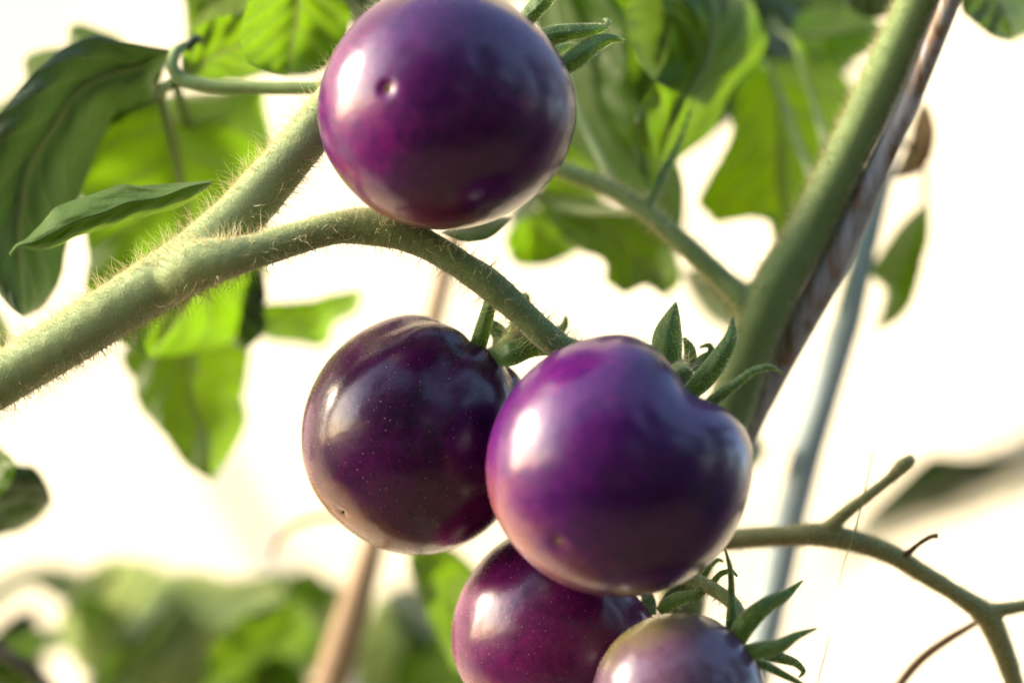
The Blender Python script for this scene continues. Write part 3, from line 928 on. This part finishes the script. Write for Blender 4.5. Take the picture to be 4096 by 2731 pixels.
gb3 = tube_geo(W([(2570, 845, 41, 28), (2610, 780, 42, 24), (2650, 700, 44, 22), (2720, 560, 48, 16), (2790, 330, 54, 10)]), 30, 10, 0.03, 9.0)
stem_b = fused('stem', [gb1, gb2, gb3], M['stem_b'], vine_b, 0.0009, 4)
hairs('hair', stem_b, 12000, 0.6, 3.0, 0.05, M['hair'], vine_b, bend=0.7, keep=rim, segs=3, power=2.2)
hairs('down', stem_b, 14000, 0.2, 0.6, 0.035, M['hair'], vine_b, bend=0.6, keep=in_view, segs=2)

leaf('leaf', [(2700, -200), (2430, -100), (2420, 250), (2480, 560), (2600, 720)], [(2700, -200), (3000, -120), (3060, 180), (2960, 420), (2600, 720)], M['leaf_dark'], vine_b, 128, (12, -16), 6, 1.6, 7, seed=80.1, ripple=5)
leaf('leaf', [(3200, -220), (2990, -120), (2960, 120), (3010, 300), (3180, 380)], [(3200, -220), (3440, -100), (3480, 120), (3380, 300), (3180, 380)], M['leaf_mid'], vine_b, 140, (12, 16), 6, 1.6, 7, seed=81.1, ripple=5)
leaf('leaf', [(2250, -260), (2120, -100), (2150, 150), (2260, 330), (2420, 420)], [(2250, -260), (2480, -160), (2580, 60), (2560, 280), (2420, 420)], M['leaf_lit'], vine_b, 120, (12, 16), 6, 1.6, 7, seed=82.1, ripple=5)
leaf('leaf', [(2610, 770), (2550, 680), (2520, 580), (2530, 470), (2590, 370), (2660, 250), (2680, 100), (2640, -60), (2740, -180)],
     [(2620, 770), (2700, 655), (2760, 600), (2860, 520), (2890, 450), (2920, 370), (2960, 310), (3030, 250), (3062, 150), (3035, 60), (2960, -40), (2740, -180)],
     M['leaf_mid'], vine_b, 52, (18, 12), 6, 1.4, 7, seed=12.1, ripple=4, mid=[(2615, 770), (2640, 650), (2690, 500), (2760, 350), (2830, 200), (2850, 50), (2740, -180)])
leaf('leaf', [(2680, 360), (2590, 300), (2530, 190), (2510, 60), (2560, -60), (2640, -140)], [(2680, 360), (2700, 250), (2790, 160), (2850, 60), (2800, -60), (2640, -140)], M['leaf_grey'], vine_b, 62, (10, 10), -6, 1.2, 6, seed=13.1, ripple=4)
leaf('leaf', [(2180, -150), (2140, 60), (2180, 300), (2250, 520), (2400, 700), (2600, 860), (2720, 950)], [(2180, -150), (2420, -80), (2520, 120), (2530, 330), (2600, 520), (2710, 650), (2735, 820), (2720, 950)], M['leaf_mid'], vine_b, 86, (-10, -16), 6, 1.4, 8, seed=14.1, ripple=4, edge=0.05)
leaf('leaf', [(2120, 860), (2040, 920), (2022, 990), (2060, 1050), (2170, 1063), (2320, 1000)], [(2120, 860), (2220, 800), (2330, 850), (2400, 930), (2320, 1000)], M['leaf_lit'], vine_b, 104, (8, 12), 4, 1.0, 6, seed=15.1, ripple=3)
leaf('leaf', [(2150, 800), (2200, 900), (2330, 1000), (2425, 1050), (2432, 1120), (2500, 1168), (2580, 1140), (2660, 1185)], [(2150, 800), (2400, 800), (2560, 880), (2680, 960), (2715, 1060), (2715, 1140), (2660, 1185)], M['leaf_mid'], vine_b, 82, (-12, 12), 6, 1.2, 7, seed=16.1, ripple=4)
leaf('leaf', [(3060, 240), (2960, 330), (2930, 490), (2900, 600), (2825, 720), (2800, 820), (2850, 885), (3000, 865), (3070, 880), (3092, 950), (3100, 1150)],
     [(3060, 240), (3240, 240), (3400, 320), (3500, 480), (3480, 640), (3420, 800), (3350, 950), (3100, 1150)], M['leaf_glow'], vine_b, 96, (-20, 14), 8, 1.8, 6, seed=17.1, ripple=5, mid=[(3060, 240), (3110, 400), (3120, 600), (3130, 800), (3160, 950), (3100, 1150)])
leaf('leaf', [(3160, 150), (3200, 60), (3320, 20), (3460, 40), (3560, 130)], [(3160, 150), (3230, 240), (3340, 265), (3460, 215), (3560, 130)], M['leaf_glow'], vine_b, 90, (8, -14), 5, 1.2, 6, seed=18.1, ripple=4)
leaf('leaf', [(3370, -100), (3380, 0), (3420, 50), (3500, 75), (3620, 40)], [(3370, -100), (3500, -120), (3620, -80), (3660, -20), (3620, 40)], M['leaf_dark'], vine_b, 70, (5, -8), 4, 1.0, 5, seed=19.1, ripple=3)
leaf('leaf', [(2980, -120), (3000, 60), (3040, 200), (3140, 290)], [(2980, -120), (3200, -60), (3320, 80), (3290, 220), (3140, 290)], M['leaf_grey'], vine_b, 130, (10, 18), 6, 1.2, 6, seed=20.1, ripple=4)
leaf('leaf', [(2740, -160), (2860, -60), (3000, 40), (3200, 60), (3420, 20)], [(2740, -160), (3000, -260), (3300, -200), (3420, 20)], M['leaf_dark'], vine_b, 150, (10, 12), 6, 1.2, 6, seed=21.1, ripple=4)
leaf('leaf', [(2720, 1080), (2770, 1180), (2830, 1270), (2920, 1320)], [(2720, 1080), (2880, 1080), (2980, 1150), (2985, 1260), (2920, 1320)], M['leaf_grey'], vine_b, 112, (6, -12), 4, 1.0, 5, seed=22.1, ripple=3)
leaf('leaf', [(3710, 800), (3620, 880), (3510, 1030), (3470, 1090), (3540, 1160), (3530, 1230), (3490, 1330)], [(3710, 800), (3715, 920), (3685, 1060), (3665, 1160), (3610, 1260), (3490, 1330)], M['leaf_mid'], vine_b, 100, (6, -8), 4, 1.0, 5, seed=23.1, ripple=3)
leaf('dried_leaf', [(3700, 400), (3660, 470), (3640, 560), (3600, 650), (3570, 720)], [(3700, 400), (3735, 500), (3730, 600), (3690, 680), (3570, 720)], M['brown'], vine_b, 78, (5, -8), 4, 1.0, 5, seed=24.1, ripple=4)
leaf('leaf', [(3940, -160), (3860, -60), (3855, 60), (3900, 95), (3965, 145), (4045, 168)], [(3940, -160), (4100, -140), (4160, -20), (4150, 110), (4045, 168)], M['leaf_grey'], vine_b, 60, (6, 12), 4, 1.2, 6, seed=25.1, ripple=3)
leaf('leaf', [(2960, 1700), (2900, 1760), (2930, 1840), (3020, 1870)], [(2960, 1700), (3030, 1740), (3060, 1800), (3020, 1870)], M['leaf_dark'], vine_b, 95, (4, 8), 3, 0.8, 5, seed=26.1, ripple=2)
def small_leaf(cx, cy, ln, wd, ang, d, mat, seed):
    a = math.radians(ang)
    ux, uy, vx, vy = math.cos(a), -math.sin(a), math.sin(a), math.cos(a)
    prof = [(0.0, 0.02), (0.12, 0.7), (0.3, 1.0), (0.5, 0.93), (0.7, 0.66), (0.88, 0.28), (1.0, 0.0)]
    f = lambda sg: [(cx + ux * ln * (t - 0.5) + sg * vx * wd * w, cy + uy * ln * (t - 0.5) + sg * vy * wd * w) for t, w in prof]
    return leaf('leaf', f(-1), f(1), M[mat], vine_b, d, (10 * math.sin(seed * 3.1), 14 * math.cos(seed * 1.7)), 5, 1.6, 6, 30, 18, seed=seed, ripple=5, edge=0.12)


for k, (cx, cy, ln, wd, ang, d, mat) in enumerate([
        (2330, 470, 420, 150, -70, 135, 'leaf_mid'), (2440, 230, 460, 160, -110, 150, 'leaf_dark'), (2640, 60, 420, 170, -30, 160, 'leaf_lit'),
        (2880, 230, 420, 150, -60, 150, 'leaf_mid'), (3060, 60, 460, 170, -20, 165, 'leaf_pale'),
        (3260, 130, 420, 160, -140, 150, 'leaf_mid'), (2290, 690, 380, 130, -50, 128, 'leaf_mid'),
        (2500, 640, 400, 130, -80, 118, 'leaf_lit'), (2640, 900, 340, 110, -75, 110, 'leaf_mid'), (3330, -10, 420, 150, 10, 155, 'leaf_pale'),
        (2180, 900, 340, 120, -60, 140, 'leaf_dark')]):
    small_leaf(cx, cy, ln, wd, ang, d, mat, 90.0 + 1.37 * k)
for rows in ([(3300, 830, 44, 18), (3200, 600, 80, 16), (3090, 300, 96, 12), (3060, 240, 96, 9)],
             [(3330, 760, 40, 16), (3240, 360, 84, 14), (3180, 180, 90, 10), (3120, 130, 110, 8), (2980, -100, 140, 8)],
             [(3660, 20, 40, 16), (3780, -80, 55, 14), (3940, -160, 60, 9)],
             [(3400, 600, 40, 14), (3600, 560, 80, 12), (3700, 700, 98, 10), (3700, 840, 100, 8)],
             [(2560, 850, 44, 16), (2300, 840, 80, 12), (2150, 830, 95, 9)],
             [(2960, 1500, 50, 14), (3000, 1620, 90, 10), (2960, 1700, 95, 8)],
             [(2900, 1130, 44, 14), (2760, 1090, 100, 10), (2720, 1080, 112, 7)],
             [(2460, 760, 46, 16), (2300, 400, 76, 12), (2180, -150, 88, 8)]):
    tube('leaf_stalk', rows, M['stem_b'], vine_b, 24, 8, 0.05)

V, F = tube_geo([np.array([0.035, 0.52, -0.02, 0.0028]), np.array([0.03, 0.53, 0.6, 0.0028])] +
                W([(2720, 2320, 40, 46), (2850, 2040, 39, 46), (3030, 1640, 38, 46), (3185, 1330, 36, 58), (3320, 1090, 34, 62), (3420, 880, 33, 58), (3530, 640, 31, 48), (3640, 400, 29, 42), (3730, 180, 27, 40), (3800, 0, 26, 42), (3950, -380, 24, 42), (4150, -900, 22, 42)]), 120, 16, 0.10, 11.0)
cane = tag(mesh_obj('support_cane', V, F, M['cane']), 'weathered grey-brown cane pressed against the leaning green stem', 'cane')
V, F = tube_geo([np.array([0.03, 0.58, -0.02, 0.0026])] + W([(2920, 3100, 108, 60), (3065, 2520, 106, 60), (3150, 2120, 104, 60), (3260, 1700, 102, 58), (3385, 1300, 100, 56), (3470, 960, 100, 44), (3580, 500, 102, 42), (3720, -100, 106, 42), (3870, -800, 110, 42)]), 90, 14, 0.04, 12.0)
tag(mesh_obj('support_pole', V, F, M['blue']), 'thin blurred blue-grey pole rising behind the violet tomato', 'pole')
V, F = tube_geo([np.array([-0.05, 0.70, -0.02, 0.004])] + W([(1180, 3200, 150, 78), (1330, 2720, 148, 74), (1440, 2350, 146, 62), (1500, 2150, 145, 46), (1600, 1750, 145, 42), (1700, 1400, 145, 40), (1770, 1130, 146, 38), (1850, 800, 150, 36), (1950, 300, 156, 36), (2100, -500, 165, 36)]), 90, 14, 0.08, 13.0)
tag(mesh_obj('support_stake', V, F, M['tan']), 'blurred tan stake showing above and below the darkest tomato', 'stake')

# ------------------------------------------------------------------ bare truss, arching shoot, dry threads on the right
bare = thing('bare_truss', 'bare olive-brown fruit stalk with a cut stub, arching towards the lower right corner', 'fruit stalk', P(2880, 2160, 30))
gt1 = tube_geo(W([(2780, 2170, 36, 42), (2950, 2155, 32, 40), (3150, 2143, 29, 40), (3300, 2140, 27, 46), (3380, 2155, 27, 44), (3560, 2215, 26, 38), (3720, 2310, 26, 36), (3850, 2390, 26, 36), (3940, 2455, 27, 46), (4000, 2570, 28, 42), (4060, 2740, 30, 36), (4120, 3000, 34, 32)]), 80, 16, 0.05, 14.0)
gt2 = tube_geo(W([(3290, 2150, 27, 34), (3350, 2080, 26, 28), (3450, 2000, 25, 22), (3550, 1920, 25, 20), (3645, 1835, 25, 21), (3655, 1828, 25, 16)]), 36, 12, 0.05, 15.0)
gt3 = tube_geo(W([(3930, 2450, 27, 34), (4020, 2435, 27, 26), (4140, 2415, 27, 22)]), 20, 12, 0.05, 16.0)
tr_o = fused('stalk', [gt1, gt2, gt3], M['bare'], bare, 0.0005, 3)
hairs('hair', tr_o, 12000, 0.25, 1.5, 0.045, M['hair'], bare, bend=0.6, keep=in_view, segs=2)
tube('twig', [(3600, 2235, 26, 14), (3640, 2205, 24, 12), (3690, 2165, 24, 9), (3730, 2145, 24, 9), (3752, 2142, 24, 11)], M['sepal_dry'], bare, 24, 8, 0.15)
tag(tube('curved_shoot', [(3920, 2480, 40, 10), (3860, 2515, 41, 14), (3770, 2570, 42, 17), (3680, 2640, 43, 18), (3600, 2735, 44, 18), (3520, 2900, 46, 18)], M['sepal_dry'], None, 40, 10, 0.05),
    'thin brown shoot curving out of the bottom edge beneath the bare stalk', 'shoot')
tag(tube('dry_thread', [(3492, 1810, 20, 2.2), (3460, 1960, 18, 2.6), (3430, 2080, 18, 3.0), (3405, 2170, 18, 2.6), (3370, 2270, 18, 2.2), (3355, 2350, 18, 1.2)], M['bare'], None, 24, 6, 0.1),
    'fine dry thread hanging across the bare fruit stalk', 'thread')
tag(tube('dry_thread', [(3318, 2540, 14, 1.6), (3300, 2620, 14, 2.2), (3280, 2690, 14, 2.0), (3265, 2790, 14, 1.4)], M['hair'], None, 16, 6, 0.1),
    'fine pale thread at the bottom edge beside the smallest tomato', 'thread')

# ------------------------------------------------------------------ blurred surroundings
bg = thing('leafy_plant', 'blurred grey-green leafy plant filling the bottom left corner', 'plant', (-0.08, 0.85, 0.0))
tube('stem', None, M['stem_b'], bg, 30, 10, 0.05, world_rows=[np.array([-0.08, 0.85, -0.02, 0.004]), np.array([-0.075, 0.83, 0.6, 0.004]), np.append(P(700, 3300, 320), 0.004), np.append(P(720, 2560, 290), 0.003)])
BL = [
    # left margin, right margin, depth, material, tilt
    ([(330, 2700), (240, 2500), (300, 2330), (440, 2235), (600, 2250)], [(330, 2700), (620, 2640), (760, 2440), (720, 2300), (600, 2250)], 205, 'leaf_pale', (20, 26)),
    ([(420, 2500), (240, 2400), (120, 2340), (-20, 2430), (-160, 2480)], [(420, 2500), (330, 2290), (190, 2260), (20, 2310), (-160, 2480)], 215, 'leaf_lit', (20, 20)),
    ([(450, 2420), (330, 2520), (260, 2590), (120, 2620), (-120, 2650)], [(450, 2420), (330, 2370), (280, 2490), (140, 2520), (-120, 2600)], 200, 'leaf_lit', (10, -20)),
    ([(720, 2360), (560, 2460), (420, 2600), (340, 2760), (300, 2950)], [(720, 2360), (760, 2560), (660, 2700), (540, 2830), (300, 2950)], 185, 'leaf_grey', (-20, 20)),
    ([(580, 2380), (740, 2280), (930, 2310), (1080, 2290), (1290, 2280)], [(580, 2380), (740, 2520), (900, 2540), (1100, 2480), (1290, 2280)], 220, 'leaf_pale', (20, 26)),
    ([(740, 2420), (660, 2560), (560, 2680), (540, 2800), (640, 3000)], [(740, 2420), (900, 2520), (960, 2680), (860, 2850), (640, 3000)], 200, 'leaf_pale', (-30, 20)),
    ([(1200, 2400), (1040, 2430), (880, 2540), (820, 2650), (800, 2780)], [(1200, 2400), (1290, 2560), (1200, 2720), (1020, 2790), (800, 2780)], 165, 'leaf_mid', (10, 24)),
    ([(900, 2600), (800, 2700), (830, 2840), (950, 2950)], [(900, 2600), (1120, 2620), (1260, 2760), (950, 2950)], 180, 'leaf_mid', (16, -14)),
    ([(1120, 2330), (1240, 2270), (1330, 2330), (1420, 2330)], [(1120, 2330), (1200, 2440), (1310, 2460), (1420, 2330)], 215, 'leaf_mid', (16, 14)),
    ([(1130, 2360), (1100, 2500), (1180, 2640), (1350, 2800)], [(1130, 2360), (1330, 2380), (1460, 2560), (1350, 2800)], 230, 'leaf_pale', (16, 24)),
    ([(150, 2420), (60, 2450), (-40, 2540), (-80, 2720)], [(150, 2420), (170, 2560), (90, 2700), (-80, 2720)], 230, 'leaf_dark', (10, 14)),
    ([(180, 2620), (40, 2640), (-60, 2700), (-100, 2870)], [(180, 2620), (190, 2720), (90, 2850), (-100, 2870)], 235, 'leaf_mid', (10, -14)),
    ([(520, 2380), (420, 2560), (360, 2700), (420, 2900)], [(520, 2380), (680, 2560), (700, 2760), (420, 2900)], 250, 'leaf_mid', (10, 24)),
]
for i, (l, r, d, m, ti) in enumerate(BL):
    leaf('leaf', l, r, M[m], bg, d, ti, 12, 2.0, 6, 30, 16, seed=30.0 + i, ripple=8)

bg2 = thing('leafy_plant', 'blurred leafy plant behind the tan stake, below the darkest tomato', 'plant', (0.0, 0.9, 0.0))
tube('stem', None, M['stem_b'], bg2, 30, 10, 0.05, world_rows=[np.array([0.0, 0.90, -0.02, 0.004]), np.array([-0.01, 0.86, 0.6, 0.004]), np.append(P(1700, 3300, 280), 0.004), np.append(P(1700, 2700, 240), 0.003)])
BR = [
    ([(1930, 2300), (1800, 2190), (1690, 2170), (1630, 2220), (1670, 2350), (1740, 2520), (1820, 2680)], [(1930, 2300), (2000, 2450), (1960, 2600), (1820, 2680)], 115, 'leaf_mid', (-10, 20)),
    ([(1520, 2380), (1440, 2540), (1420, 2700), (1480, 2900)], [(1520, 2380), (1700, 2400), (1790, 2560), (1780, 2760), (1480, 2900)], 220, 'leaf_pale', (20, 20)),
    ([(1720, 2540), (1580, 2580), (1500, 2700), (1560, 2900)], [(1720, 2540), (1900, 2580), (1980, 2740), (1560, 2900)], 200, 'leaf_mid', (10, -20)),
    ([(1530, 2380), (1620, 2330), (1760, 2400), (1880, 2560)], [(1530, 2380), (1580, 2500), (1700, 2620), (1880, 2560)], 210, 'leaf_grey', (10, -20)),
]
for i, (l, r, d, m, ti) in enumerate(BR):
    leaf('leaf', l, r, M[m], bg2, d, ti, 8, 2.0, 6, 30, 16, seed=50.0 + i, ripple=6)

side = thing('leafy_shoot', 'small leafy shoot cut off by the left edge below the thick stem', 'plant', P(-250, 2300, 70))
tube('stem', [(-250, 2900, 80, 24), (-230, 2300, 76, 22), (-160, 1950, 72, 18), (-100, 1500, 68, 14), (-60, 1260, 66, 10)], M['stem_b'], side, 24, 10, 0.05)
leaf('leaf', [(-180, 2000), (-80, 1880), (40, 1855), (120, 1862), (185, 1930), (208, 2010)], [(-180, 2000), (-60, 2150), (60, 2125), (150, 2080), (208, 2010)], M['leaf_dark'], side, 66, (6, 10), 4, 1.0, 6, seed=60.1, ripple=3)
leaf('leaf', [(-160, 2050), (-120, 1850), (-60, 1740), (0, 1790)], [(-160, 2050), (-20, 2010), (45, 1920), (58, 1850), (0, 1790)], M['leaf_lit'], side, 56, (6, -10), 3, 1.0, 5, seed=61.1, ripple=3)
leaf('leaf', [(-60, 1260), (-20, 1230), (20, 1280), (50, 1360)], [(-60, 1260), (-60, 1360), (-10, 1420), (50, 1360)], M['leaf_grey'], side, 66, (6, -10), 3, 1.0, 5, seed=62.1, ripple=2)

tag(tube('dark_twig', [(-260, 2440, 112, 34), (-60, 2560, 110, 30), (80, 2650, 108, 27), (200, 2750, 108, 26), (420, 2980, 108, 26)], M['dark'], None, 24, 10, 0.05), 'dark blurred twig crossing the bottom left corner', 'twig')
far = thing('hanging_branch', 'blurred narrow green leaf on a twig at the right edge, above the bare stalk', 'branch', P(4200, 1780, 185))
tube('twig', [(4500, 1640, 190, 26), (4250, 1745, 190, 24), (4000, 1870, 187, 20), (3800, 1950, 183, 14), (3600, 2030, 180, 8)], M['dark'], far, 24, 10, 0.05)
leaf('leaf', [(4230, 1760), (4000, 1830), (3860, 1830), (3730, 1820), (3600, 1930), (3420, 2110)], [(4230, 1760), (4020, 1890), (3850, 1985), (3700, 2040), (3590, 2080), (3420, 2110)], M['leaf_dark'], far, 190, (10, 10), 5, 1.5, 5, 30, 14, seed=70.0, ripple=3)
V, F = tube_geo(W([(3350, 2260, 330, 20), (3500, 2130, 320, 60), (3750, 2000, 315, 90), (4000, 1890, 310, 110), (4250, 1790, 310, 120), (4700, 1640, 315, 120)]), 60, 20, 0.25, 21.0)
tag(mesh_obj('rolled_net', V, F, M['net']), 'soft beige rolled netting, far out of focus at the right edge', 'netting')

row = mesh_obj('foliage_blocker', ROW_Q, ROW_F, M['row'])
row['kind'] = 'stuff'
row['label'], row['category'] = 'added row of leaves behind the camera, blocking sky and darkening reflections in the fruit', 'foliage_blocker'
tag(tube('tendril', [(1560, 2080, 118, 12), (1420, 2062, 120, 13), (1280, 2070, 120, 14), (1180, 2100, 120, 14), (1120, 2150, 120, 12), (1090, 2230, 120, 8)], M['tendril'], None, 30, 8, 0.05), 'pale yellow tendril curling out from behind the darkest tomato', 'tendril')
V, F = tube_geo(W([(560, 1250, 700, 46), (900, 1900, 700, 46), (1200, 2420, 700, 46), (1600, 3150, 700, 46)]), 20, 14)
tag(mesh_obj('frame_bar', V, F, M['post']), 'pale slanting bar, almost dissolved in blur below the heart-shaped leaf', 'bar')
